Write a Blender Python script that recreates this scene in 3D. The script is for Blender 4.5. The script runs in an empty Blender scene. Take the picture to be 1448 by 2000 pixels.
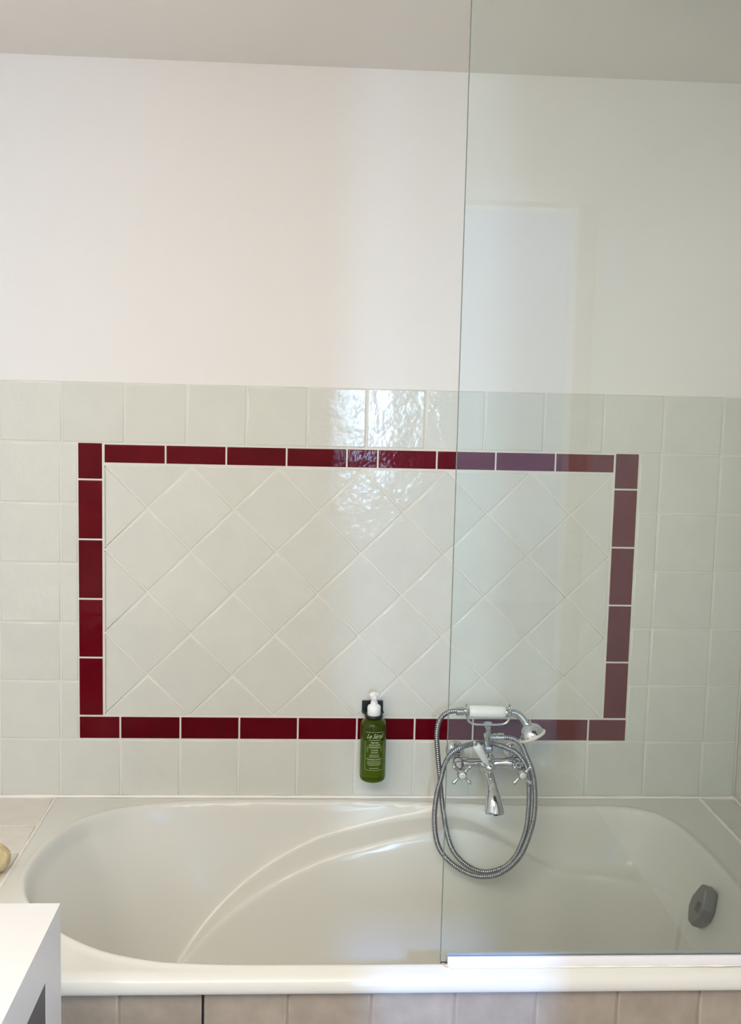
import bpy, bmesh, math, random
import numpy as np
from mathutils import Vector, Matrix
C = bpy.context.scene
COL = C.collection
random.seed(7)

# ------------------------------------------------------------------ camera
F_PX, YAW, PITCH, ROLL = 2100.0, .0584, -.1096, .0239
CAM = np.array([.5128, -2.7307, 1.6177])
_f = np.array([math.sin(YAW)*math.cos(PITCH), math.cos(YAW)*math.cos(PITCH), math.sin(PITCH)])
_r = np.array([math.cos(YAW), -math.sin(YAW), 0]); _u = np.cross(_r, _f)
RT = math.cos(ROLL)*_r+math.sin(ROLL)*_u; UP = -math.sin(ROLL)*_r+math.cos(ROLL)*_u
cd = bpy.data.cameras.new('camera'); cam = bpy.data.objects.new('camera', cd); COL.objects.link(cam)
cd.sensor_fit = 'VERTICAL'; cd.sensor_height = 36; cd.lens = 36*F_PX/2000; cd.clip_start = .02
M = Matrix(((RT[0], UP[0], -_f[0], CAM[0]), (RT[1], UP[1], -_f[1], CAM[1]), (RT[2], UP[2], -_f[2], CAM[2]), (0, 0, 0, 1)))
cam.matrix_world = M; C.camera = cam

# ------------------------------------------------------------------ world, lights, exposure
EXPOSURE = 0.17
W = bpy.data.worlds.new('world'); C.world = W; W.use_nodes = True
W.node_tree.nodes['Background'].inputs[0].default_value = (.62, .78, 1, 1)
W.node_tree.nodes['Background'].inputs[1].default_value = 1.2
def area(name, loc, to, sx, sy, power, col):
    l = bpy.data.lights.new(name, 'AREA'); l.shape = 'RECTANGLE'; l.size = sx; l.size_y = sy; l.energy = power; l.color = col
    o = bpy.data.objects.new(name, l); COL.objects.link(o); o.location = loc
    o.rotation_euler = (Vector(to)-Vector(loc)).to_track_quat('-Z', 'Y').to_euler(); return o
# unseen hall lights standing in for daylight behind the camera; no windows built
HALL_SIDE = area('hall_side_fill', (3.1, -4.9, 1.5), (.4, -2.6, .9), 1.5, 1.5, 120, (.66, .82, 1))  # added fill, brightens the hall for the bluish veil in the screen glass
HALL_SLIT = area('daylight_hall_end', (.86, -7.0, 1.75), (.86, 0, 1.0), .10, 1.5, 85, (.46, .70, 1))
HALL_HIGH = area('hall_high_beam', (.86, -7.0, 3.93), (.86, -.9, .5), .10, .2, 300, (.16, .36, 1))  # added beam, set high so that only the bath front and lip turn blue
HALL_CORNER = area('hall_corner_fill', (2.6, -5.6, 1.6), (.1, -1.5, .7), .5, 1.5, 55, (.24, .52, 1))  # added fill that tints the cabinet side blue
LAMP_POWER, LAMP_COL = 6, (1, .93, .84)
CEIL_POWER, CEIL_COL = 30, (1, .925, .825)
C.view_settings.view_transform = 'Standard'; C.view_settings.look = 'None'
C.view_settings.exposure = EXPOSURE; C.view_settings.gamma = 1; C.view_settings.use_curve_mapping = False
C.cycles.max_bounces = 12; C.cycles.diffuse_bounces = 6; C.cycles.glossy_bounces = 6
C.cycles.transmission_bounces = 12; C.cycles.transparent_max_bounces = 16

# ------------------------------------------------------------------ helpers
def on_y(px, py, Y):
    """point of the wall-parallel plane y=Y that the measured direction meets"""
    d = _f+RT*(px-724)/F_PX-UP*(py-1000)/F_PX
    return Vector(CAM+d*((Y-CAM[1])/d[1]))
def lin(c): return tuple(((v/255)/12.92 if v/255 <= .04045 else ((v/255+.055)/1.055)**2.4) for v in c)
def mat(name, rgb, rough=.5, metal=0, bump=None, var=0, var_scale=0, spec=.5, coat=0, tr=0, ior=1.45, mottle=None, noise_dist=.001):
    m = bpy.data.materials.new(name); m.use_nodes = True; nt = m.node_tree; b = nt.nodes['Principled BSDF']
    col = tuple(rgb)+(1,)
    b.inputs['Base Color'].default_value = col; b.inputs['Roughness'].default_value = rough; b.inputs['Metallic'].default_value = metal
    b.inputs['Specular IOR Level'].default_value = spec; b.inputs['Coat Weight'].default_value = coat
    b.inputs['Coat Roughness'].default_value = .05; b.inputs['Transmission Weight'].default_value = tr; b.inputs['IOR'].default_value = ior
    geo = nt.nodes.new('ShaderNodeNewGeometry'); oi = nt.nodes.new('ShaderNodeObjectInfo')
    vm = nt.nodes.new('ShaderNodeVectorMath'); vm.operation = 'ADD'
    cx = nt.nodes.new('ShaderNodeVectorMath'); cx.operation = 'SCALE'; cx.inputs[0].default_value = (7.1, 3.3, 5.7)
    nt.links.new(oi.outputs['Random'], cx.inputs['Scale']); nt.links.new(geo.outputs['Position'], vm.inputs[0]); nt.links.new(cx.outputs[0], vm.inputs[1])
    src = None
    if var or mottle:
        hsv = nt.nodes.new('ShaderNodeHueSaturation'); hsv.inputs['Color'].default_value = col
        mr = nt.nodes.new('ShaderNodeMapRange'); nt.links.new(oi.outputs['Random'], mr.inputs[0])
        mr.inputs[3].default_value = 1-var; mr.inputs[4].default_value = 1+var
        src = mr.outputs[0]
        if mottle:
            n = nt.nodes.new('ShaderNodeTexNoise'); n.inputs['Scale'].default_value = mottle[0]; n.inputs['Detail'].default_value = 3
            nt.links.new(vm.outputs[0], n.inputs['Vector'])
            m2 = nt.nodes.new('ShaderNodeMapRange'); nt.links.new(n.outputs[0], m2.inputs[0])
            m2.inputs[1].default_value = .3; m2.inputs[2].default_value = .7
            m2.inputs[3].default_value = 1-mottle[1]; m2.inputs[4].default_value = 1+mottle[1]
            mu = nt.nodes.new('ShaderNodeMath'); mu.operation = 'MULTIPLY'
            nt.links.new(src, mu.inputs[0]); nt.links.new(m2.outputs[0], mu.inputs[1]); src = mu.outputs[0]
        nt.links.new(src, hsv.inputs['Value']); nt.links.new(hsv.outputs[0], b.inputs['Base Color'])
    if bump:
        prev = None
        for (sc, dist, det) in bump:
            n = nt.nodes.new('ShaderNodeTexNoise'); n.inputs['Scale'].default_value = sc; n.inputs['Detail'].default_value = det
            nt.links.new(vm.outputs[0], n.inputs['Vector'])
            bp = nt.nodes.new('ShaderNodeBump'); bp.inputs['Strength'].default_value = 1; bp.inputs['Distance'].default_value = dist
            nt.links.new(n.outputs[0], bp.inputs['Height'])
            if prev: nt.links.new(prev.outputs[0], bp.inputs['Normal'])
            prev = bp
        nt.links.new(prev.outputs[0], b.inputs['Normal'])
        if coat: nt.links.new(prev.outputs[0], b.inputs['Coat Normal'])
    return m
def glass_mat(name, tint, ior=1.5):
    m = bpy.data.materials.new(name); m.use_nodes = True; nt = m.node_tree; nt.nodes.remove(nt.nodes['Principled BSDF'])
    o = nt.nodes['Material Output']; mx = nt.nodes.new('ShaderNodeMixShader'); t = nt.nodes.new('ShaderNodeBsdfTransparent')
    g = nt.nodes.new('ShaderNodeBsdfGlossy'); g.inputs['Roughness'].default_value = .01; fr = nt.nodes.new('ShaderNodeFresnel'); fr.inputs['IOR'].default_value = ior
    t.inputs[0].default_value = tuple(tint)+(1,)
    nt.links.new(fr.outputs[0], mx.inputs[0]); nt.links.new(t.outputs[0], mx.inputs[1]); nt.links.new(g.outputs[0], mx.inputs[2]); nt.links.new(mx.outputs[0], o.inputs[0])
    return m
def emit_mat(name, col, s):
    m = bpy.data.materials.new(name); m.use_nodes = True; b = m.node_tree.nodes['Principled BSDF']
    b.inputs['Emission Color'].default_value = tuple(col)+(1,); b.inputs['Emission Strength'].default_value = s; return m

MT = dict(
    plaster=mat('wall_paint', (.79, .775, .75), .7, bump=[(9, .0012, 2), (160, .0002, 2)], spec=.3),
    ceiling=mat('ceiling_paint', (.84, .81, .77), .8, bump=[(140, .0002, 2)], spec=.2),
    tile=mat('cream_glaze', (.638, .642, .582), .10, bump=[(20, .0017, 2), (75, .0006, 4)], var=.018, mottle=(14, .02)),
    red=mat('red_glaze', (.105, .0012, .006), .09, spec=.16, bump=[(24, .0012, 2), (110, .00025, 3)], var=.12, mottle=(20, .12)),
    apron=mat('stone_tile', (.375, .325, .262), .36, bump=[(60, .0008, 4), (300, .0002, 2)], var=.05, mottle=(24, .10)),
    ledge=mat('ledge_glaze', (.72, .67, .60), .25, bump=[(30, .0006, 3)], var=.02, mottle=(30, .03)),
    grout=mat('grout', (.70, .68, .615), .85, bump=[(400, .0002, 2)]),
    apron_grout=mat('apron_grout', (.40, .33, .26), .9),
    caulk=mat('sealant_white', (.84, .81, .74), .35, bump=[(60, .0006, 2)]),
    grime=mat('aged_sealant', (.62, .52, .34), .5, bump=[(200, .001, 3)], mottle=(160, .4)),
    acrylic=mat('tub_acrylic', (.69, .685, .625), .15, spec=.33),
    chrome=mat('chrome', (.66, .665, .67), .06, 1),
    hose=mat('hose_steel', (.29, .30, .32), .26, 1),
    brushed=mat('brushed_chrome', (.17, .17, .175), .30, .9, bump=[(300, .0001, 2)]),
    porcelain=mat('porcelain', (.86, .85, .82), .12, coat=.4),
    ring=mat('cream_plastic', (.80, .74, .60), .3),
    white=mat('white_lacquer', (.68, .675, .67), .4),
    dark=mat('dark_grey', (.085, .083, .088), .5),
    floor=mat('floor_tile', (.40, .34, .28), .4, mottle=(6, .06)),
    black=mat('black_plastic', (.012, .012, .014), .35),
    cap=mat('pump_plastic', (.88, .88, .87), .35),
    print=mat('print_ink', (.42, .50, .30), .5),
    profile=mat('profile_lacquer', (.82, .82, .83), .25),
    sponge=mat('sponge_fibre', (.62, .50, .28), .9, bump=[(220, .0012, 2)], mottle=(60, .15)),
    timber=mat('door_paint', (.72, .70, .66), .5),
    pane=glass_mat('screen_glass', (.968, .992, .978)),
    edge=mat('glass_edge', (.14, .17, .15), .15),
    clear=glass_mat('window_glass', (.98, .98, .98)),
)
# bottle plastic: green liquid in a clear bottle
gm = mat('green_liquid', (.16, .25, .012), .05, tr=.84, ior=1.34)
MT['green'] = gm

def link(name, me, m=None, parent=None, loc=None):
    o = bpy.data.objects.new(name, me); COL.objects.link(o)
    if m is not None and not me.materials: me.materials.append(m)
    if parent is not None: o.parent = parent
    if loc is not None: o.location = loc
    return o
def obj(name, bm, m, parent=None, loc=None, smooth=None):
    bmesh.ops.recalc_face_normals(bm, faces=bm.faces)
    me = bpy.data.meshes.new(name); bm.to_mesh(me); bm.free()
    if smooth is not None:
        me.polygons.foreach_set('use_smooth', [True]*len(me.polygons))
        if smooth < 180: me.set_sharp_from_angle(angle=math.radians(smooth))
    return link(name, me, m, parent, loc)
def thing(name, label, cat, loc=(0, 0, 0), group=None):
    o = bpy.data.objects.new(name, None); COL.objects.link(o); o.location = loc; o.empty_display_size = .05
    o['label'] = label; o['category'] = cat
    if group: o['group'] = group
    return o
def struct(name, bm, m, smooth=None):
    o = obj(name, bm, m, smooth=smooth); o['kind'] = 'structure'; return o
def box(bm, x0, x1, y0, y1, z0, z1, bev=0, seg=2):
    r = bmesh.ops.create_cube(bm, size=1)
    for v in r['verts']:
        v.co = ((x0+x1)/2+v.co.x*(x1-x0), (y0+y1)/2+v.co.y*(y1-y0), (z0+z1)/2+v.co.z*(z1-z0))
    if bev:
        es = list({e for v in r['verts'] for e in v.link_edges})
        bmesh.ops.bevel(bm, geom=es, offset=bev, segments=seg, affect='EDGES', profile=.5)
    return bm
def B(): return bmesh.new()
def frames(pts):
    n = len(pts); T = []
    for i in range(n):
        a = pts[max(i-1, 0)]; b = pts[min(i+1, n-1)]; T.append((b-a).normalized())
    up = Vector((0, 0, 1)) if abs(T[0].z) < .9 else Vector((0, 1, 0))
    N = [(up-T[0]*up.dot(T[0])).normalized()]
    for i in range(1, n):
        v = N[-1]-T[i]*N[-1].dot(T[i]); N.append(v.normalized())
    return T, N
def sweep(bm, pts, rad, seg=16, caps=True, flat=1.0):
    pts = [Vector(p) for p in pts]; T, N = frames(pts)
    if not hasattr(rad, '__len__'): rad = [rad]*len(pts)
    rings = []
    for p, t, n, r in zip(pts, T, N, rad):
        b = t.cross(n)
        rings.append([bm.verts.new(p+n*(math.cos(a)*r*flat)+b*(math.sin(a)*r)) for a in [2*math.pi*k/seg for k in range(seg)]])
    for A, Bq in zip(rings, rings[1:]):
        for k in range(seg): bm.faces.new((A[k], A[(k+1) % seg], Bq[(k+1) % seg], Bq[k]))
    if caps:
        bm.faces.new(rings[0][::-1]); bm.faces.new(rings[-1])
    return bm
def catmull(pts, step):
    P = [Vector(p) for p in pts]; P = [P[0]*2-P[1]]+P+[P[-1]*2-P[-2]]; out = []
    for i in range(1, len(P)-2):
        n = max(2, int((P[i+1]-P[i]).length/step*2))
        for k in range(n):
            t = k/n; a, b, c, d = P[i-1], P[i], P[i+1], P[i+2]
            out.append(.5*((2*b)+(c-a)*t+(2*a-5*b+4*c-d)*t*t+(3*b-a-3*c+d)*t**3))
    out.append(P[-2])
    # resample
    L = [0]
    for a, b in zip(out, out[1:]): L.append(L[-1]+(b-a).length)
    n = int(L[-1]/step)+1; res = []; j = 0
    for k in range(n+1):
        s = L[-1]*k/n
        while j < len(L)-2 and L[j+1] < s: j += 1
        u = (s-L[j])/max(1e-9, L[j+1]-L[j]); res.append(out[j].lerp(out[j+1], min(1, max(0, u))))
    return res
def lathe(bm, prof, origin, axis, seg=32, caps=True):
    """prof: list of (radius, distance along axis)"""
    axis = Vector(axis).normalized(); q = axis.to_track_quat('Z', 'Y'); o = Vector(origin); rings = []
    for r, h in prof:
        rings.append([bm.verts.new(o+q @ Vector((math.cos(2*math.pi*k/seg)*max(r, 1e-5), math.sin(2*math.pi*k/seg)*max(r, 1e-5), h))) for k in range(seg)])
    for A, Bq in zip(rings, rings[1:]):
        for k in range(seg): bm.faces.new((A[k], A[(k+1) % seg], Bq[(k+1) % seg], Bq[k]))
    if caps: bm.faces.new(rings[0][::-1]); bm.faces.new(rings[-1])
    return bm

# ------------------------------------------------------------------ room shell
XL, XR, YF, ZC = -.65, 1.672, -3.40, 2.41
RIM = .56
bm = box(B(), XL-.12, XR+.12, YF-.12, .12, -.1, 0); floor = struct('floor', bm, MT['floor'])
bm = box(B(), XL-.12, XR+.12, YF-.12, .12, ZC, ZC+.1); struct('ceiling', bm, MT['ceiling'])
bm = box(B(), XL-.12, XR+.12, .006, .12, 0, ZC); wall_back = struct('wall_back', bm, MT['plaster'])
bm = box(B(), XL-.12, XL, YF-.12, .006, 0, ZC); struct('wall_left', bm, MT['plaster'])
bm = box(B(), XR+.006, XR+.12, YF-.12, .006, 0, ZC); wall_right = struct('wall_right', bm, MT['plaster'])
# front wall behind the camera: sliding door left ajar, then an open passage into the hall
DX0, DX1, PX0, PX1 = .0, .932, 1.06, 1.60
bm = B()
box(bm, XL-.65, XR+1.6, YF-.12, YF, ZC, 4.4); box(bm, XL, DX0, YF-.12, YF, 0, ZC); box(bm, DX0, DX1, YF-.12, YF, 2.05, ZC); box(bm, DX1, PX0, YF-.12, YF, 0, ZC)
box(bm, PX0, PX1, YF-.12, YF, ZC-.02, ZC); box(bm, PX1, XR+.006, YF-.12, YF, 0, ZC)
struct('wall_front', bm, MT['plaster'])
bm = box(B(), DX0-.03, .735, YF-.165, YF-.125, .005, 2.08, .002); d1 = struct('door_1', bm, MT['timber'])
bm = B(); lathe(bm, [(.018, 0), (.018, .006), (.012, .01), (.012, .02)], (.69, YF-.125, 1.02), (0, 1, 0), 20); obj('door_pull', bm, MT['chrome'], d1, smooth=40)
# the hall beyond
bm = B(); box(bm, -1.2, 3.3, -7.4, -7.3, 0, 4.4); box(bm, -1.3, -1.2, -7.4, YF-.12, 0, 4.4); box(bm, 3.2, 3.3, -7.4, YF-.12, 0, 4.4); box(bm, XR+.12, 3.3, YF-.12, YF, 0, 4.4); box(bm, -1.3, XL-.12, YF-.12, YF, 0, 4.4)
box(bm, .99, 1.04, -6.8, YF-.12, 0, 4.4); struct('wall_hall', bm, MT['plaster'])  # first box: partition added to keep the end light out of the passage
bm = box(B(), -1.3, 3.3, -7.4, YF-.12, -.1, 0); struct('floor_hall', bm, MT['floor'])
bm = box(B(), -1.3, 3.3, -7.4, YF, 4.4, 4.5); struct('ceiling_hall', bm, MT['ceiling'])

# ------------------------------------------------------------------ tiles
_cache = {}
def clip(poly, x0, x1, z0, z1):
    for ax, lim, s in ((0, x0, 1), (0, x1, -1), (1, z0, 1), (1, z1, -1)):
        out = []
        for i in range(len(poly)):
            a, b = poly[i-1], poly[i]; ia = (a[ax]-lim)*s >= -1e-9; ib = (b[ax]-lim)*s >= -1e-9
            if ia != ib:
                t = (lim-a[ax])/(b[ax]-a[ax]); out.append((a[0]+(b[0]-a[0])*t, a[1]+(b[1]-a[1])*t))
            if ib: out.append(b)
        poly = out
        if not poly: return poly
    res = []
    for p in poly:
        if not res or math.hypot(p[0]-res[-1][0], p[1]-res[-1][1]) > 1e-4: res.append(p)
    if len(res) > 1 and math.hypot(res[0][0]-res[-1][0], res[0][1]-res[-1][1]) < 1e-4: res.pop()
    return res
def inset(poly, d):
    n = len(poly); out = []
    for i in range(n):
        p0, p1, p2 = Vector(poly[i-1]), Vector(poly[i]), Vector(poly[(i+1) % n])
        e1 = (p1-p0).normalized(); e2 = (p2-p1).normalized(); n1 = Vector((-e1.y, e1.x)); n2 = Vector((-e2.y, e2.x))
        k = 1+n1.dot(n2); out.append(tuple(p1+(n1+n2)*(d/max(k, .25))))
    return out
def tile_mesh(poly, thick, rnd, m):
    key = (tuple((round(a, 4), round(b, 4)) for a, b in poly), thick, rnd, m.name)
    if key in _cache: return _cache[key]
    area2 = sum(poly[i-1][0]*poly[i][1]-poly[i][0]*poly[i-1][1] for i in range(len(poly)))
    if area2 < 0: poly = poly[::-1]
    b = bmesh.new(); rings = []
    for d, h in ((0, -thick), (0, -rnd*.8), (rnd*.45, -rnd*.22), (rnd*1.6, 0)):
        rings.append([b.verts.new((x, -h, z)) for x, z in inset(poly, d)])   # local: y=0 is the face, +y into the wall
    n = len(poly); sm = []
    for A, Q in zip(rings, rings[1:]):
        for k in range(n): sm.append(b.faces.new((A[k], A[(k+1) % n], Q[(k+1) % n], Q[k])))
    f = b.faces.new(rings[-1])
    for s in sm: s.smooth = True
    bmesh.ops.recalc_face_normals(b, faces=b.faces)
    if f.normal.y > 0: bmesh.ops.reverse_faces(b, faces=b.faces)
    me = bpy.data.meshes.new('tile'); b.to_mesh(me); b.free(); me.materials.append(m); _cache[key] = me; return me
def tile(name, poly, m, parent, face='back', off=0.0, thick=.007, rnd=.0022, tilt=.0022):
    cx = sum(p[0] for p in poly)/len(poly); cz = sum(p[1] for p in poly)/len(poly)
    me = tile_mesh([(x-cx, z-cz) for x, z in poly], thick, rnd, m)
    o = link(name, me, None, parent)
    j = (random.uniform(-tilt, tilt), 0, random.uniform(-tilt, tilt))
    if face == 'back': o.location = (cx, off+random.uniform(-.0003, .0003), cz); o.rotation_euler = j
    elif face == 'top': o.location = (cx, cz, off); o.rotation_euler = (-math.pi/2+j[0]*.5, j[2]*.5, 0)
    elif face == 'right': o.location = (off, cx, cz); o.rotation_euler = (j[0], 0, math.radians(-90)+j[2])
    return o
def rect(x0, x1, z0, z1, g=.0033): h = g/2; return [(x0+h, z0+h), (x1-h, z0+h), (x1-h, z1-h), (x0+h, z1-h)]
# grout bed carrying the tiles, slightly behind their faces
bm = box(B(), XL, XR, .0012, .012, .50, 1.6305)
obj('grout', bm, MT['grout'], wall_back)
ZR = [1.6315, 1.479, 1.326, 1.173, 1.020, .867, .714, .561]
topx = [-.645, -.564, -.411, -.258, -.105, .050, .204, .354, .507, .657, .807, .959, 1.112, 1.267, 1.424, 1.579, XR]
botx = [-.645, -.574, -.421, -.268, -.115, .039, .191, .342, .495, .646, .802, .952, 1.110, 1.263, 1.420, 1.575, XR-.004]
for a, b in zip(topx, topx[1:]): tile('tile', rect(a, b, ZR[1], ZR[0]), MT['tile'], wall_back)
for a, b in zip(botx, botx[1:]): tile('tile', rect(a, b, ZR[7], ZR[6]-.0005), MT['tile'], wall_back)
for i in range(1, 6):
    z1, z0 = ZR[i], ZR[i+1]; t0 = (i-1)/5; xl = -.1085-.0055*t0
    for k in range(3, -1, -1):
        a = xl-.153*k; b = a+.153 if k else None
        if k: tile('tile', rect(max(a-0, XL+.005), a+.153, z0, z1), MT['tile'], wall_back)
    tile('tile', rect(XL+.005, xl-.459, z0, z1), MT['tile'], wall_back)
    tile('tile', rect(xl, -.0665, z0, z1), MT['tile'], wall_back)
    tile('tile', rect(1.3665, 1.4225-.0005*i, z0, z1), MT['tile'], wall_back)
    tile('tile', rect(1.4225-.0005*i, 1.579, z0, z1), MT['tile'], wall_back)
    tile('tile', rect(1.579, XR-.004, z0, z1), MT['tile'], wall_back)
G = .0044
vz = [1.4805, 1.3865, 1.2345, 1.0815, .929, .776]
for a, b in zip(vz, vz[1:]):
    tile('border_tile', rect(-.0675, -.0040, b, a, G), MT['red'], wall_back, rnd=.0013)
    tile('border_tile', rect(1.3015, 1.3655, b, a, G), MT['red'], wall_back, rnd=.0013)
tx = [-.002, .152, .304, .456, .609, .688, .839, .991, 1.146, 1.3005]
for a, b in zip(tx, tx[1:]): tile('border_tile', rect(a, b, 1.4280, 1.4775, G), MT['red'], wall_back, rnd=.0013)
bx = [-.0675, .038, .192, .344, .496, .650, .802, .956, 1.107, 1.264, 1.3665]
for a, b in zip(bx, bx[1:]): tile('border_tile', rect(a, b, .7145, .7755, G), MT['red'], wall_back, rnd=.0013)
H = .1083; FX0, FX1, FZ0, FZ1 = -.0005, 1.2980, .7788, 1.4248
for j in range(-1, 8):
    for i in range(-1, 14):
        if (i+j) % 2 == 0: continue
        cx, cz = i*H, 1.4250-j*.1078; r = H-.0022; rz = .1078-.0022
        p = clip([(cx-r, cz), (cx, cz-rz), (cx+r, cz), (cx, cz+rz)], FX0, FX1, FZ0, FZ1)
        if len(p) >= 3:
            ar = abs(sum(p[k-1][0]*p[k][1]-p[k][0]*p[k-1][1] for k in range(len(p))))/2
            if ar > 1.2e-4: tile('tile', p, MT['tile'], wall_back, off=.0002, tilt=.0009 if len(p) == 4 else 0)
# right wall tiles
bm = box(B(), XR+.0005+.0005, XR+.010, -.96, .0, .40, 1.6305); obj('grout', bm, MT['grout'], wall_right)
ys = [-.955, -.918, -.765, -.612, -.459, -.306, -.153, -.002]
for z1, z0 in zip(ZR, ZR[1:]):
    for a, b in zip(ys, ys[1:]): tile('tile', rect(a, b, z0, z1), MT['tile'], wall_right, 'right', off=XR, thick=.006)

# ------------------------------------------------------------------ tub surround: ledges and tiled front
TX0, TX1, TYF = -.125, 1.572, -.878
bm = box(B(), XL, TX0+.001, -.872, .001, 0, RIM-.0075); t1 = struct('trim_1', bm, MT['grout'])
lx = [XL+.004, -.583, -.430, -.277, TX0-.004]; ly = [-.868, -.802, -.649, -.496, -.343, -.190, -.004]
for a, b in zip(lx, lx[1:]):
    for c, d in zip(ly, ly[1:]): tile('tile', rect(a, b, c, d), MT['ledge'], t1, 'top', off=RIM-.0005)
bm = box(B(), TX1-.001, XR, -.872, .001, 0, RIM-.0075); t2 = struct('trim_2', bm, MT['grout'])
for c, d in zip(ly, ly[1:]): tile('tile', rect(TX1+.004, XR-.003, c, d), MT['tile'], t2, 'top', off=RIM-.0005)
bm = box(B(), XL, XR, -.862, -.84, 0, .527); t3 = struct('trim_3', bm, MT['apron_grout'])
ax = [XL+.003]+[.185-.153*k for k in range(5, 0, -1)]+[.185, .337, .491, .645, .799, .951, 1.105, 1.261, 1.416, 1.571, XR-.002]
az = [.525, .372, .219, .066, .004]
for i, (a, b) in enumerate(zip(ax, ax[1:])):
    for z1, z0 in zip(az, az[1:]):
        g = .0036
        p = rect(a, b, z0, z1, g)
        tile('tile', p, MT['apron'], t3, 'back', off=-.8665, rnd=.0030, tilt=.004)
# the removable part of the front has a dark open joint on its left
bm = box(B(), .3345, .3385, -.8655, -.855, .01, .526); obj('open_joint', bm, MT['black'], t3)

# ------------------------------------------------------------------ bathtub
tub = thing('bathtub', 'cream acrylic bathtub with a curved lounging end under the tiled wall', 'bathtub', (.72, -.44, 0))
inv = Vector((-.72, .44, 0))
def sub(name, bm, m, parent=tub, smooth=None):
    """mesh given in world coordinates under a thing standing at its own location"""
    bmesh.ops.translate(bm, verts=bm.verts, vec=-Vector(parent.location))
    return obj(name, bm, m, parent, smooth=smooth)
outline = [(-.087, -.434), (-.075, -.300), (-.036, -.180), (.010, -.125), (.072, -.084), (.195, -.050), (.36, -.038), (.56, -.036), (.75, -.042), (.90, -.056), (1.02, -.070), (1.14, -.074),
           (1.28, -.074), (1.355, -.083), (1.415, -.125), (1.446, -.205), (1.460, -.32), (1.464, -.44), (1.460, -.56), (1.446, -.68), (1.41, -.765), (1.34, -.815), (1.22, -.836), (.9, -.838), (.6, -.838), (.40, -.836),
           (.30, -.829), (.241, -.820), (.141, -.782), (.049, -.712), (-.010, -.640), (-.062, -.550)]
def closed(pts, n=10):
    P = [np.array(p) for p in pts]; out = []; N = len(P)
    for i in range(N):
        a, b, c, d = P[i-1], P[i], P[(i+1) % N], P[(i+2) % N]
        for k in range(n):
            t = k/n; out.append(.5*((2*b)+(c-a)*t+(2*a-5*b+4*c-d)*t*t+(3*b-a-3*c+d)*t**3))
    return np.array(out)
OUT = closed(outline, 8)
def sdist(X, Y, poly):
    D = np.full(X.shape, 1e9); ins = np.zeros(X.shape, bool)
    for i in range(len(poly)):
        ax_, ay_ = poly[i-1]; bx_, by_ = poly[i]; dx, dy = bx_-ax_, by_-ay_
        t = np.clip(((X-ax_)*dx+(Y-ay_)*dy)/(dx*dx+dy*dy+1e-12), 0, 1)
        D = np.minimum(D, np.hypot(X-ax_-t*dx, Y-ay_-t*dy))
        c = ((ay_ > Y) != (by_ > Y)) & (X < (bx_-ax_)*(Y-ay_)/(by_-ay_+1e-12)+ax_); ins ^= c
    return np.where(ins, D, -D)
def smax(a, b, k): return .5*(a+b+np.sqrt((a-b)**2+k*k))
def smin(a, b, k): return .5*(a+b-np.sqrt((a-b)**2+k*k))
def sstep(a, b, x): t = np.clip((x-a)/(b-a), 0, 1); return t*t*(3-2*t)
def gauss(A, n):
    k = np.exp(-.5*(np.arange(-3*n, 3*n+1)/n)**2); k /= k.sum(); P = np.pad(A, 3*n, mode='edge')
    P = np.apply_along_axis(lambda v: np.convolve(v, k, 'valid'), 0, P); return np.apply_along_axis(lambda v: np.convolve(v, k, 'valid'), 1, P)
AX = np.arange(-.14, 1.60, .005); AY = np.arange(-.90, .02, .005); GXa, GYa = np.meshgrid(AX, AY)
_s = sdist(GXa, GYa, OUT)
def smooth1(v, n):
    k = np.exp(-.5*(np.arange(-3*n, 3*n+1)/n)**2); return np.convolve(np.pad(v, 3*n, mode='edge'), k/k.sum(), 'valid')
_S1 = smooth1(np.interp(AX, [-.1, .05, .15, .30, .50, .9, 1.2, 1.36, 1.5], [1.35, 1.55, 1.9, 3.0, 4.2, 4.6, 4.4, 3.0, 2.4]), 7)
_sh = _s*np.broadcast_to(_S1, _s.shape)
_b1 = gauss(_sh, 2); _b2 = gauss(_sh, 7)
_q = sstep(.01, .04, _s); _sh = _sh*(1-_q)+_b1*_q; _q = sstep(.05, .14, _s); _sh = _sh*(1-_q)+_b2*_q
# height of the arm-rest ledge along the wall side: falls from the rim towards the lounging end
LXt = [-.1, .06, .13, .205, .277, .363, .475, .576, .729, .85, .91, .96, 1.03, 1.10, 1.17, 1.30, 1.42, 1.5]
LDt = [.80, .60, .46, .342, .253, .178, .112, .068, .030, .008, .004, .016, .055, .100, .135, .135, .115, .11]
_L1 = smooth1(np.interp(AX, LXt, LDt), 6)
_w = sstep(-.56, -.36, GYa)
_L = np.broadcast_to(_L1, _s.shape)*_w+(1-_w)*.8
def bil(A, X, Y):
    fx_ = np.clip((X-AX[0])/.005, 0, len(AX)-1.001); fy_ = np.clip((Y-AY[0])/.005, 0, len(AY)-1.001)
    i = fx_.astype(int); j = fy_.astype(int); u = fx_-i; v = fy_-j
    return (A[j, i]*(1-u)+A[j, i+1]*u)*(1-v)+(A[j+1, i]*(1-u)+A[j+1, i+1]*u)*v
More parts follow.
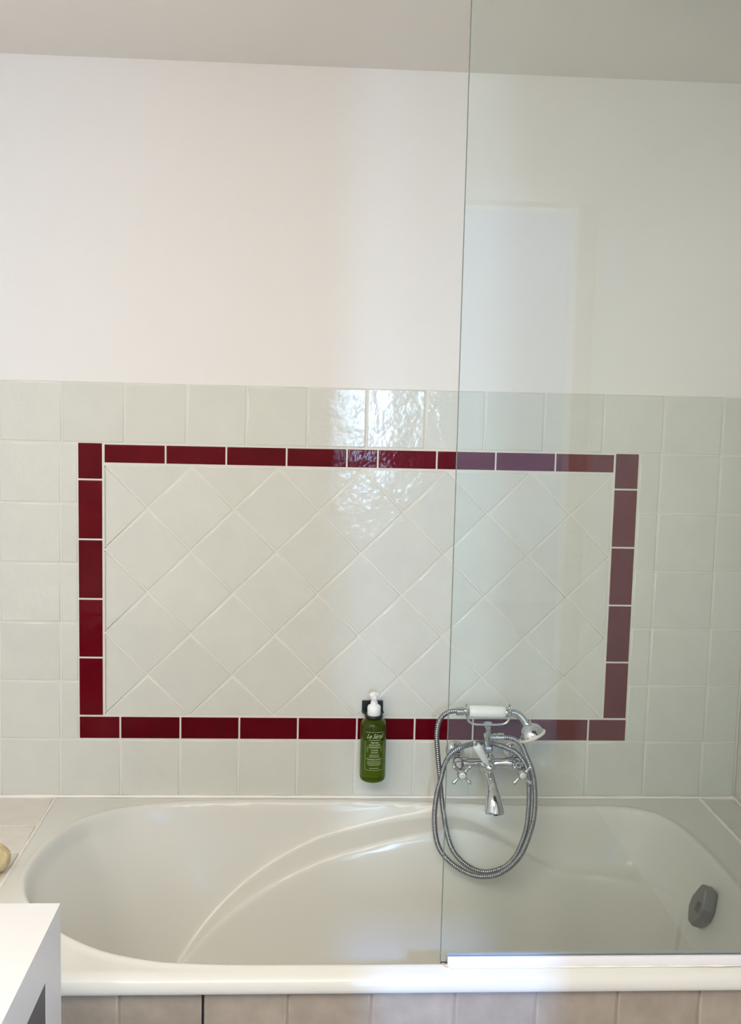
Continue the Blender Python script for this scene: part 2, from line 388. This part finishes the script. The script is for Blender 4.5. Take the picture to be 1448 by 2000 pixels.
def depth_at(X, Y):
    wide = bil(_sh, X, Y); s_ = bil(_s, X, Y); ledge = bil(_L, X, Y)
    wide = smin(wide, ledge+.004+.10*(s_-.04), .011+.022*sstep(.9, 1.05, X))
    # narrower middle basin, walls leaning inwards
    cx, cy, hx, hy, rr = .781, -.431, .661, .293, .12+.11*sstep(.8, 1.2, X)
    Yc = Y-.034*sstep(.92, 1.10, X)*sstep(-.50, -.25, Y)
    qx = np.abs(X-cx)-hx+rr; qy = np.abs(Yc-cy)-hy+rr
    sc = -(np.hypot(np.maximum(qx, 0), np.maximum(qy, 0))+np.minimum(np.maximum(qx, qy), 0)-rr)
    basin = sc*(5.0-2.4*sstep(1.28, 1.42, X))
    d = smax(wide, basin, .014)
    d = smin(d, .415, .07)+.018*sstep(-.004, .020, s_); shelf = wide
    return d, s_, d
NX, NY = 440, 230
ux = np.linspace(TX0, TX1, NX)
# denser rows near the long walls
tt = np.linspace(0, 1, NY); uy = -(.853*(tt-.11*np.sin(2*np.pi*tt)/(2*np.pi)*1.0)); uy = np.interp(tt, [0, .22, .78, 1], [-.0112, -.24, -.66, -.853])
X, Y = np.meshgrid(ux, uy)
dd, s_, draw = depth_at(X, Y)
Z = RIM-smax(draw, 0*draw, .008)+.0005+.0045*np.exp(-((s_+.004)/.011)**2)
edge = np.minimum(np.minimum(X-TX0, TX1-X), np.minimum(-Y, Y+.853+.02))
verts = np.stack([X, Y, Z], -1).reshape(-1, 3)
# front lip: quarter round and a short drop
lip = []
for a in np.linspace(0, math.pi/2, 8)[1:]: lip.append((-.853-.025*math.sin(a), RIM-.025+.025*math.cos(a)))
lip += [(-.878, .529), (-.8765, .5275), (-.864, .5275)]
zb = Z[-1]
allv = [verts]
for (y, z) in lip: allv.append(np.stack([ux, np.full(NX, y), np.full(NX, z)+0*(zb-RIM)], -1))
allv = np.concatenate(allv); rows = NY+len(lip)
faces = [(r*NX+c, r*NX+c+1, (r+1)*NX+c+1, (r+1)*NX+c) for r in range(rows-1) for c in range(NX-1)]
me = bpy.data.meshes.new('tub_shell'); me.from_pydata((allv-np.array(tub.location)).tolist(), [], [f[::-1] for f in faces]); me.update()
me.polygons.foreach_set('use_smooth', [True]*len(me.polygons))
link('tub_shell', me, MT['acrylic'], tub)
def surf_z(x, y):
    a, b, c = depth_at(np.array([[x]]), np.array([[y]])); return RIM-float(smax(c, 0*c, .008)[0, 0])
# overflow cover on the foot end, drain in the bottom
def hexpoly(w, h, cut): return [(-w*.28, -h), (w*.28, -h), (w*.95, -h*.42), (w, h*.15), (w*.42, h), (-w*.42, h), (-w, h*.15), (-w*.95, -h*.42)]
oc = Vector((1.410, -.452, .483))
nrm = Vector((-1, -.0, .34)).normalized(); side = Vector((0, -1, 0)); upv = nrm.cross(side)*-1
if upv.z < 0: upv = -upv
bm = B()
rings = []
for k, (sc, h) in enumerate(((.90, -.028), (1.0, -.024), (1.0, -.004), (.97, .001), (.90, .0035))):
    rings.append([bm.verts.new(oc+side*(x*sc)+upv*(z*sc)+nrm*h) for x, z in hexpoly(.034, .046, .3)])
for A, Q in zip(rings, rings[1:]):
    for k in range(8): bm.faces.new((A[k], A[(k+1) % 8], Q[(k+1) % 8], Q[k]))
cv = bm.verts.new(oc+nrm*.006)
for k in range(8): bm.faces.new((rings[-1][k], rings[-1][(k+1) % 8], cv))
bm.faces.new(rings[0][::-1])
oq = sub('overflow_cover', bm, MT['brushed'], smooth=25); oq['label'] = 'grey chrome overflow cover'
bm = B()
for k in range(4):
    a = oc+nrm*.0062+side*(.006+.0042*k)+upv*.001
    sweep(bm, [a-upv*.011, a+upv*.011], .0008, 6)
bmesh.ops.translate(bm, verts=bm.verts, vec=-Vector(tub.location)); rb = obj('rib', bm, MT['brushed'], oq); rb['kind'] = 'stuff'
bm = B(); zf = surf_z(1.2, -.44); lathe(bm, [(.001, .006), (.03, .005), (.035, .002), (.036, -.002)], (1.2, -.44, zf), (0, 0, 1), 32, False); sub('drain', bm, MT['chrome'], smooth=40)
# sealant beads
def bead(name, a, b, r, parent, m='caulk', n=60):
    bm = B(); a = Vector(a); b = Vector(b); pts = []
    for k in range(n+1):
        p = a.lerp(b, k/n); pts.append(p)
    rad = [r*(1+.12*math.sin(k*1.7)+.08*math.sin(k*.63)) for k in range(n+1)]
    sweep(bm, pts, rad, 10)
    return sub(name, bm, MT[m], parent, smooth=60)
bead('sealant', (XL+.01, -.0035, RIM+.001), (XR-.004, -.0042, RIM+.001), .0055, wall_back)
bead('sealant', (TX0, -.012, RIM+.0002), (TX0, -.866, RIM+.0002), .0040, tub)
bead('sealant', (TX1+.001, -.012, RIM+.0002), (TX1+.001, -.866, RIM+.0002), .0042, tub)
bead('sealant', (XR-.002, -.004, RIM), (XR-.002, -.866, RIM), .0045, wall_right)

# ------------------------------------------------------------------ shower screen
GX = .773
scr = thing('shower_screen', 'frameless clear glass shower screen standing on the bathtub rim, right half', 'shower screen', (1.2, -.84, RIM))
bm = box(B(), GX, XR-.012, -.843, -.837, .565, 2.34, .0013, 1); gp = sub('glass_pane', bm, MT['pane'], scr)
gp.data.materials.append(MT['edge'])
for p in gp.data.polygons:
    if abs(p.normal.y) < .9: p.material_index = 1
bm = B(); box(bm, .786, XR-.004, -.852, -.8435, RIM+.001, .5805, .0012); box(bm, .786, XR-.004, -.8365, -.828, RIM+.001, .5805, .0012); box(bm, .787, XR-.004, -.8435, -.8365, RIM+.001, .566)
bq = sub('bottom_profile', bm, MT['profile'], scr, smooth=30); bq['label'] = 'white bottom profile'
bm = box(B(), XR-.03, XR-.001, -.852, -.828, .5805, 2.34, .002); sub('wall_profile', bm, MT['profile'], scr)
bm = B(); sweep(bm, [(.776+.002*k, -.846+.004*math.sin(k), RIM+.0042) for k in range(7)], [.002, .0028, .0026, .003, .0031, .003, .0025], 8); sub('aged_sealant', bm, MT['grime'], scr, smooth=60)
bm = B(); sweep(bm, [(.79+.01*k, -.8537, RIM+.0030) for k in range(88)], [.0016+.0005*math.sin(k*.9) for k in range(88)], 8); sub('sealant', bm, MT['caulk'], scr, smooth=60)

# ------------------------------------------------------------------ bath mixer with hand shower
fx = .9855
mx = thing('bath_mixer', 'chrome wall-mounted bath mixer with cross handles and a curved spout', 'faucet', (fx, 0, .69))
def fsub(name, bm, m, smooth=35): return sub(name, bm, MT[m], mx, smooth=smooth)
YB, ZB = -.066, .678
for s in (-1, 1):
    rx = fx+s*.0765
    bm = B(); lathe(bm, [(.0235, .0005), (.0245, .004), (.022, .008), (.016, .012), (.0125, .0145), (.0125, .03)], (rx, 0, .691), (0, -1, 0), 32); fsub('escutcheon', bm, 'chrome')
    bm = B(); sweep(bm, catmull([(rx, -.022, .691), (rx, -.036, .690), (rx, -.048, .684), (rx, YB, ZB)], .003), .0115, 20)
    lathe(bm, [(.0155, 0), (.0165, .003), (.0165, .013), (.0145, .016)], (rx, -.040, .6885), (0, -1, -.35), 6); fsub('union', bm, 'chrome', 30)
    # valve body runs forward to the cross handle
    bm = B(); lathe(bm, [(.012, -.006), (.0165, -.002), (.0175, .008), (.0155, .018), (.012, .024), (.0145, .028), (.0145, .036), (.011, .042), (.009, .052), (.0075, .056), (.0075, .072)], (rx, YB+.004, ZB), (0, -1, -.02), 28); fsub('valve_body', bm, 'chrome')
    hc = Vector((rx, -.145, ZB-.003)); bm = B()
    lathe(bm, [(.0085, -.016), (.0115, -.010), (.0125, -.002), (.0120, .004), (.0095, .0075)], hc, (0, -1, 0), 28)
    for q in range(4):
        a = math.radians(45+90*q); d = Vector((math.cos(a), 0, math.sin(a)))
        pts = [hc+d*r+Vector((0, -.001, 0)) for r in (.008, .013, .018, .023, .027, .0305, .033)]
        sweep(bm, pts, [.0040, .0034, .0033, .0042, .0054, .0052, .0022], 14)
    hnd = fsub('cross_handle', bm, 'chrome', 50)
    bm = B(); lathe(bm, [(.0078, .006), (.0078, .0092), (.0065, .0104), (.0001, .0110)], hc, (0, -1, 0), 24)
    bmesh.ops.translate(bm, verts=bm.verts, vec=-mx.location); bt = obj('index_button', bm, MT['porcelain'], hnd, smooth=50)
    bm = B(); c0 = hc+Vector((0, -.0112, 0))
    n = 20
    for ri, ro in ((.0032, .0040),):
        A = [bm.verts.new(c0+Vector((math.cos(2*math.pi*k/n)*ri, 0, math.sin(2*math.pi*k/n)*ri))) for k in range(n)]
        Q = [bm.verts.new(c0+Vector((math.cos(2*math.pi*k/n)*ro, 0, math.sin(2*math.pi*k/n)*ro))) for k in range(n)]
        for k in range(n): bm.faces.new((A[k], A[(k+1) % n], Q[(k+1) % n], Q[k]))
    bmesh.ops.translate(bm, verts=bm.verts, vec=-mx.location); obj('index_mark', bm, MT['brushed'], hnd)
bm = B(); sweep(bm, [(fx-.080, YB, ZB), (fx-.074, YB, ZB), (fx-.066, YB, ZB), (fx-.05, YB, ZB), (fx-.044, YB, ZB), (fx+.044, YB, ZB), (fx+.05, YB, ZB), (fx+.066, YB, ZB), (fx+.074, YB, ZB), (fx+.080, YB, ZB)],
                 [.010, .0145, .015, .0145, .0118, .0118, .0145, .015, .0145, .010], 28)
lathe(bm, [(.010, -.024), (.0175, -.019), (.0195, -.006), (.0195, .010), (.0165, .020), (.012, .026)], (fx, YB, ZB), (0, 0, 1), 30)
lathe(bm, [(.017, .0), (.018, .014), (.0165, .024), (.0150, .030)], (fx, YB-.004, ZB-.002), (0, -1, -.08), 28)
fsub('mixer_body', bm, 'chrome')
# diverter ball and porcelain lever
bc = Vector((fx-.002, -.112, ZB+.004)); bm = B(); lathe(bm, [(.0005, .016), (.006, .0148), (.011, .0112), (.0142, .005), (.0150, -.001), (.0138, -.008), (.0105, -.013)], bc, (0, -1, -.1), 28)
lv = fsub('diverter', bm, 'chrome', 60)
l0 = bc+Vector((-.004, -.004, .008)); l1 = on_y(928.5, 1452.5, -.150); ld = (l1-l0)
bm = B(); prof = [(.0045, -.004), (.005, .008), (.0082, .012), (.0088, .020), (.0100, .040), (.0105, .052), (.0092, .060), (.006, .063)]
L = ld.length; prof = [(r, h/.066*L) for r, h in prof]
lathe(bm, prof, l0, ld, 24); bmesh.ops.translate(bm, verts=bm.verts, vec=-mx.location); lo = obj('lever', bm, MT['porcelain'], lv, smooth=50); lo['label'] = 'white porcelain diverter lever'
bm = B(); lathe(bm, [(.0055, -.004), (.0055, -.001), (.0042, .0015), (.005, .004), (.0035, .0075), (.0005, .0088)], l1, ld, 18); bmesh.ops.translate(bm, verts=bm.verts, vec=-mx.location); obj('lever_tip', bm, MT['chrome'], lv, smooth=50)
# spout
sp = catmull([(fx, -.088, ZB-.012), (fx, -.106, ZB-.020), (fx+.001, -.128, ZB-.032), (fx+.002, -.148, ZB-.046), (fx+.003, -.162, ZB-.062), (fx+.004, -.168, ZB-.078), (fx+.004, -.170, ZB-.090)], .003)
n = len(sp)-1; rad = [float(np.interp(i/n, [0, .15, .35, .6, .8, .93, .97, 1], [.0115, .0118, .0135, .0165, .0205, .0235, .0250, .0250])) for i in range(n+1)]
bm = B(); sweep(bm, sp, rad, 32, False); 
end = sp[-1]; sweep(bm, [end, end+Vector((0, 0, .004)), end+Vector((0, 0, .018))], [.025, .0215, .019], 32, False)
lathe(bm, [(.0125, -.004), (.0150, 0), (.0150, .006), (.0125, .010)], (fx, -.086, ZB-.010), (0, -.9, -.45), 24)
fsub('spout', bm, 'chrome', 60)
bm = B(); lathe(bm, [(.0205, 0), (.0205, .002)], end+Vector((0, 0, .006)), (0, 0, 1), 28); fsub('aerator', bm, 'dark')
# riser: neck, hexagonal nut, square column, cradle
bm = B(); lathe(bm, [(.012, .018), (.0125, .024), (.0095, .028), (.0095, .032)], (fx, YB-.006, ZB), (0, 0, 1), 24)
lathe(bm, [(.0118, .030), (.0130, .032), (.0130, .046), (.0118, .048)], (fx, YB-.006, ZB), (0, 0, 1), 6)
lathe(bm, [(.0090, .046), (.0090, .070), (.0098, .074), (.0098, .088), (.0090, .092), (.0090, .100), (.0120, .106), (.0115, .109)], (fx-.001, YB-.008, ZB), (-.02, 0, 1), 8)
fsub('riser', bm, 'chrome', 30)
YC = -.084; ZU = ZB+.108
cr = [(-.0555, .034), (-.0550, .022), (-.0515, .010), (-.044, .003), (-.033, .0), (-.015, -.001), (0, -.001), (.015, -.001), (.033, .0), (.044, .003), (.0515, .010), (.0550, .022), (.0555, .034)]
bm = B(); sweep(bm, catmull([(fx-.004+a, YC, ZU+b) for a, b in cr], .003), .0030, 12)
for s in (-1, 1):
    x0 = fx-.004+s*.0555
    ring = [(x0, YC+.0135*math.sin(t), ZU+.034+.0105-.0135*math.cos(t)*1.0) for t in np.linspace(-1.9, 1.9, 19)]
    sweep(bm, ring, .0028, 10)
fsub('cradle', bm, 'chrome', 60)
bm = B(); YO = -.076
lathe(bm, [(.0080, .006), (.0080, .012), (.0102, .013), (.0102, .022), (.0088, .023), (.0105, .025), (.0112, .034), (.0105, .042), (.0085, .043)], (fx-.003, YO, .7495), (1, 0, .005), 20); fsub('hose_outlet', bm, 'chrome', 35)

hs = thing('hand_shower', 'chrome telephone-style hand shower with white porcelain grip resting on the mixer cradle', 'hand shower', (fx, YC, .82))
YH = YC
pA, pB = on_y(916.5, 1389, YH), on_y(988, 1391, YH); ax_h = pB-pA; Lh = ax_h.length
bm = B(); lathe(bm, [(.0120, 0), (.0142, .002), (.0152, .012), (.0158, Lh*.5), (.0152, Lh-.012), (.0142, Lh-.002), (.0115, Lh)], pA, ax_h, 32); g = sub('grip', bm, MT['porcelain'], hs, 50); g['label'] = 'white porcelain grip'
bm = B(); q0 = on_y(891, 1388.5, YH)
lathe(bm, [(.0078, 0), (.0110, .0015), (.0110, .018), (.0098, .021), (.0078, .024), (.0125, .0265), (.0130, .029), (.0095, .0315), (.0120, .034)], q0, pA-q0, 20)
sub('hose_collar', bm, MT['chrome'], hs, smooth=50)
bm = B(); e = pB; neck = [e+Vector((-.002, 0, 0)), e+Vector((.004, 0, 0)), e+Vector((.016, 0, .0005)), on_y(1005, 1391.5, YH), on_y(1014, 1396, YH), on_y(1021, 1403, YH-.003), on_y(1026, 1411, YH-.006), on_y(1030, 1418, YH-.008)]
sweep(bm, catmull(neck, .003), [float(np.interp(k, [0, .08, .16, .24, .32, 1], [.0125, .0132, .0095, .0088, .0095, .0098])) for k in np.linspace(0, 1, len(catmull(neck, .003)))], 20)
sub('neck_tube', bm, MT['chrome'], hs, smooth=50)
hd = (on_y(1042, 1436, YH-.012)-on_y(1028, 1409, YH-.006)); hd = Vector((.42, -.12, -.90)).normalized()
ho = on_y(1029.5, 1413, YH-.007)
bm = B(); lathe(bm, [(.0095, -.004), (.0125, .001), (.0115, .004), (.0165, .007), (.0245, .013), (.0295, .021), (.0320, .029), (.0330, .033)], ho, hd, 40, False); sub('shower_head', bm, MT['chrome'], hs, smooth=60)
bm = B(); lathe(bm, [(.0325, .0315), (.0352, .032), (.0362, .0345), (.0352, .038), (.0325, .0395), (.029, .0385)], ho, hd, 44, False); r_ = sub('face_ring', bm, MT['ring'], hs, smooth=60); r_['label'] = 'cream ring around the spray face'
bm = B(); lathe(bm, [(.0325, .036), (.029, .0375), (.001, .0385)], ho, hd, 36, False); sub('spray_face', bm, MT['porcelain'], hs, smooth=60)

hp = [(984, 1440.5, -.076), (997, 1441.5, -.078), (1009, 1446, -.082), (1020, 1456, -.092), (1030, 1480, -.105), (1040, 1506, -.114), (1045, 1540, -.128), (1045, 1580, -.150), (1038, 1620, -.172), (1021, 1664, -.197), (1000, 1690, -.210), (972, 1708, -.216), (940, 1712, -.216),
      (910, 1704, -.212), (880, 1684, -.206), (860, 1660, -.192), (851, 1630, -.175), (849, 1590, -.152), (854, 1550, -.134), (862, 1520, -.124), (868, 1496, -.116), (880, 1474, -.108), (900, 1460, -.098), (924, 1453, -.080),
      (945, 1450, -.050), (966, 1453, -.044), (990, 1461, -.062), (1011, 1472, -.082), (1026, 1492, -.094), (1033, 1516, -.108), (1034, 1540, -.120), (1033, 1580, -.142), (1028, 1620, -.162), (1018, 1650, -.180), (1006, 1674, -.190), (984, 1694, -.195), (952, 1703, -.196),
      (924, 1697, -.195), (900, 1680, -.190), (884, 1659, -.180), (874, 1630, -.166), (867, 1590, -.144), (862, 1550, -.118), (859, 1510, -.104), (856, 1480, -.100), (853.5, 1440, -.096), (856, 1416, -.092), (863, 1401, -.088), (874, 1392, -.085), (884, 1389, -.084), (893, 1388.5, -.084)]
hose_pts = catmull([on_y(*p) for p in hp], .0013)
rad = [(.0069, .0069, .0063, .0057)[k % 4] for k in range(len(hose_pts))]
bm = B(); ho_ = sweep(bm, hose_pts, rad, 12)
me = bpy.data.meshes.new('shower_hose'); bmesh.ops.recalc_face_normals(bm, faces=bm.faces); org = hose_pts[0].copy()
bmesh.ops.translate(bm, verts=bm.verts, vec=-org); bm.to_mesh(me); bm.free(); me.polygons.foreach_set('use_smooth', [True]*len(me.polygons))
ho_o = link('shower_hose', me, MT['hose'], hs); ho_o.location = org-hs.location; ho_o['label'] = 'ribbed steel hose hanging in two loops'

# ------------------------------------------------------------------ soap bottle and its holder
BX, BY = .691, -.047; Z0 = .6245
sb = thing('soap_bottle', 'green liquid soap pump bottle with pale print hanging on the tiled wall', 'bottle', (BX, BY, Z0))
pr = [(.001, .004), (.018, .0035), (.0225, .0015), (.0262, .0015), (.0305, .004), (.0328, .009), (.0336, .016), (.0336, .146), (.0328, .152), (.0295, .158), (.0235, .1635), (.0170, .1675), (.0150, .170), (.0150, .176)]
bm = B(); lathe(bm, pr, (BX, BY, Z0), (0, 0, 1), 48); sub('bottle_body', bm, MT['green'], sb, smooth=60)
bm = B(); lathe(bm, [(.0165, .1735), (.0172, .1745), (.0172, .194), (.0160, .1975), (.0120, .2005), (.0095, .2020), (.0090, .2090)], (BX, BY, Z0), (0, 0, 1), 40)
pc = sub('pump', bm, MT['cap'], sb, smooth=40); pc['label'] = 'white pump top'
bm = B(); lathe(bm, [(.0065, .2085), (.0072, .2120), (.0105, .2200), (.0128, .2250), (.0130, .2290), (.0105, .2315), (.004, .2325)], (BX, BY, Z0), (0, 0, 1), 32)
sweep(bm, [(BX, BY, Z0+.2255), (BX, BY-.014, Z0+.2262), (BX, BY-.024, Z0+.2245), (BX, BY-.030, Z0+.2205)], [.0055, .0052, .0046, .0040], 14)
bmesh.ops.translate(bm, verts=bm.verts, vec=-sb.location); obj('nozzle', bm, MT['cap'], pc, smooth=50)
# printing wrapped on the bottle
RB = .0339
def wrap(v, z): a = v/RB+CAMA; return Vector((BX+RB*math.sin(a), BY-RB*math.cos(a), z))
CAMA = .05
printed = bmesh.new()
def text_to(bmt, s, size, z, shear=0, bold=0, width=None, xc=0.0):
    cu = bpy.data.curves.new('t', 'FONT'); cu.body = s; cu.size = size; cu.align_x = 'CENTER'; cu.align_y = 'CENTER'; cu.shear = shear; cu.offset = bold; cu.resolution_u = 2
    o = bpy.data.objects.new('t', cu); COL.objects.link(o); dg = bpy.context.evaluated_depsgraph_get(); dg.update()
    m = bpy.data.meshes.new_from_object(o.evaluated_get(dg)); w = max(v.co.x for v in m.vertices)-min(v.co.x for v in m.vertices)
    k = 1 if width is None else width/w; off = len(bmt.verts); vs = [bmt.verts.new(wrap(v.co.x*k+xc, z+v.co.y)) for v in m.vertices]
    for p in m.polygons:
        try: bmt.faces.new([vs[i] for i in p.vertices])
        except ValueError: pass
    bpy.data.objects.remove(o); bpy.data.curves.remove(cu); bpy.data.meshes.remove(m)
def zt(py): return on_y(729, py, BY-RB).z
text_to(printed, 'Le Sérail', .0170, zt(1439), .55, .00012, .046)
text_to(printed, 'VÉRITABLE', .0050, zt(1451.3), 0, .0001, .021)
text_to(printed, 'SAVON LIQUIDE', .0054, zt(1455.8), 0, .00012, .029)
text_to(printed, 'DE MARSEILLE', .0054, zt(1460.3), 0, .00012, .028)
text_to(printed, "À L'HUILE", .0050, zt(1465.8), 0, .00012, .018)
text_to(printed, "D'OLIVE", .0050, zt(1470.3), 0, .00012, .017)
obj_p = sub('lettering', printed, MT['print'], sb)
bm = B()
def bar(x0, x1, z, t, arc=0.0, n=10):
    pts = [(x0+(x1-x0)*k/n) for k in range(n+1)]
    lo = [bm.verts.new(wrap(x, z-t/2-arc*((x/.022)**2-1))) for x in pts]; hi = [bm.verts.new(wrap(x, z+t/2-arc*((x/.022)**2-1))) for x in pts]
    for k in range(n): bm.faces.new((lo[k], lo[k+1], hi[k+1], hi[k]))
bar(-.025, .025, zt(1431.5), .0007, .0008); bar(-.023, .023, zt(1505), .0007)
for s in (-1, 1):   # side rules of the label frame
    for k in range(1):
        a = s*.026; lo = [bm.verts.new(wrap(a, zt(y))) for y in (1450, 1470, 1490, 1505)]; hi = [bm.verts.new(wrap(a+.0006, zt(y))) for y in (1450, 1470, 1490, 1505)]
        for q in range(3): bm.faces.new((lo[q], lo[q+1], hi[q+1], hi[q]))
rr = random.Random(3)
for y, hw, t, arc in ((1445.8, .015, .0016, -.0006), (1474.2, .012, .0010, -.0006), (1476.6, .013, .0012, -.0006), (1479.2, .0135, .0012, -.0006), (1482.8, .021, .0019, -.0016), (1487, .018, .0008, 0), (1489.2, .019, .0009, 0), (1491.2, .018, .0009, 0), (1493.2, .019, .0009, 0), (1495.4, .016, .0009, 0), (1500.8, .012, .0014, 0)):
    x = -hw
    while x < hw:
        w = rr.uniform(.0012, .0034); bar(x, min(hw, x+w), zt(y), t, arc, 3); x += w+rr.uniform(.0005, .0011)
sp_ = sub('fine_print', bm, MT['print'], sb); sp_['kind'] = 'stuff'
for s in (-1, 1):   # olive sprigs beside the text
    bm = B()
    for k in range(7):
        zc = zt(1470.5)+.0024*k; xa = s*(.0185+.0007*math.sin(k)); dx = s*.0030*(1 if k % 2 else -.8)
        q = [wrap(xa, zc), wrap(xa+dx*.6, zc+.0020), wrap(xa+dx, zc+.0042), wrap(xa+dx*.35, zc+.0026)]
        bm.faces.new([bm.verts.new(v) for v in q])
    sub('sprig', bm, MT['print'], sb)['kind'] = 'stuff'
hb = thing('bottle_holder', 'small black wall clip behind and around the neck of the green soap bottle', 'holder', (BX, 0, .80))
zc = Z0+.1690
bm = B(); box(bm, BX-.029, BX+.026, -.006, -.0015, zc-.004, zc+.030, .0015); sub('backplate', bm, MT['black'], hb)
bm = B(); ring = [(BX+.0205*math.sin(t), BY-.0205*math.cos(t), zc+.0015) for t in np.linspace(-2.4, 2.4, 26)]
ring = [(BX-.026, -.004, zc+.0015), (BX-.0245, -.018, zc+.0015)]+ring+[(BX+.0245, -.018, zc+.0015), (BX+.024, -.004, zc+.0015)]
sweep(bm, ring, .0034, 10, True); sub('neck_ring', bm, MT['black'], hb, smooth=60)

# ------------------------------------------------------------------ cabinet in the near left corner
VX, VY, VZ = .130, -1.074, .80
cb = thing('cabinet', 'white square-edged cabinet at the near left with an open side, its shaded inside a dark grey sheet', 'cabinet', (-.2, -1.6, 0))
bm = B(); box(bm, -.56, VX, -2.05, VY, .724, VZ); sub('top', bm, MT['white'], cb)
for y0, y1 in ((-1.170, VY), (-2.05, -1.954)):
    bm = B(); box(bm, -.56, VX, y0, y1, 0, .7239); sub('side_panel', bm, MT['white'], cb)
bm = B(); box(bm, -.52, VX-.0012, -1.953, -1.171, .05, .7235); p_ = sub('opening_shade', bm, MT['dark'], cb); p_['label'] = 'dark grey sheet standing for the shaded open side'  # nearly flush dark sheet in place of the open, shaded interior
bm = B(); box(bm, -.56, VX, -1.953, -1.171, 0, .06, .001, 1); sub('bottom_board', bm, MT['white'], cb)

# ------------------------------------------------------------------ sponge on the ledge
bm = B(); bmesh.ops.create_icosphere(bm, subdivisions=5, radius=1)
from mathutils import noise
for v in bm.verts:
    p = v.co.copy(); n = 1+.07*noise.noise(p*2.2)+.03*noise.noise(p*7)-.035*max(0, noise.noise(p*16))
    v.co = Vector((p.x*.052*n, p.y*.050*n, max(p.z*.036*n, -.031)))
sg = obj('sponge', bm, MT['sponge'], loc=(-.176, -.445, RIM+.0305), smooth=180)
sg['label'] = 'rounded beige bath sponge on the tiled ledge at the left end of the bathtub'; sg['category'] = 'sponge'

# ------------------------------------------------------------------ lamps (outside the frame)
wl = thing('wall_lamp', 'white glass lamp on the left wall above the cabinet', 'lamp', (XL, -1.75, 2.02))
bm = B(); box(bm, XL, XL+.02, -1.82, -1.68, 1.97, 2.07, .003); sub('wall_plate', bm, MT['chrome'], wl)
bm = B(); lathe(bm, [(.03, -.09), (.045, -.08), (.05, 0), (.045, .08), (.03, .09)], (XL+.09, -1.75, 2.02), (0, 1, 0), 24); sub('glass_shade', bm, emit_mat('lamp_glass', LAMP_COL, 2), wl, smooth=50)
l = bpy.data.lights.new('lamp_bulb', 'AREA'); l.shape = 'RECTANGLE'; l.size = .5; l.size_y = .15; l.energy = LAMP_POWER; l.color = LAMP_COL
lo = bpy.data.objects.new('lamp_bulb', l); COL.objects.link(lo); lo.parent = wl; lo.location = (.16, 0, 0); lo.rotation_euler = (Vector((.9, .75, -.55))).to_track_quat('-Z', 'Y').to_euler()
cl = thing('ceiling_fill', 'unseen flat white light panel added under the ceiling as soft room light', 'lamp', (.25, -2.35, ZC))  # unseen panel, added and enlarged for broad soft light
bm = B(); box(bm, -.40, .90, -2.95, -1.75, ZC-.045, ZC-.001, .006); sub('glass_shade', bm, emit_mat('ceiling_fill_glow', CEIL_COL, 3), cl, smooth=50)
l = bpy.data.lights.new('ceiling_fill_light', 'AREA'); l.shape = 'RECTANGLE'; l.size = 1.26; l.size_y = 1.16; l.energy = CEIL_POWER; l.color = CEIL_COL
lo = bpy.data.objects.new('ceiling_fill_light', l); COL.objects.link(lo); lo.parent = cl; lo.location = (0, 0, -.065); lo.rotation_euler = (math.radians(18), 0, math.radians(-8))
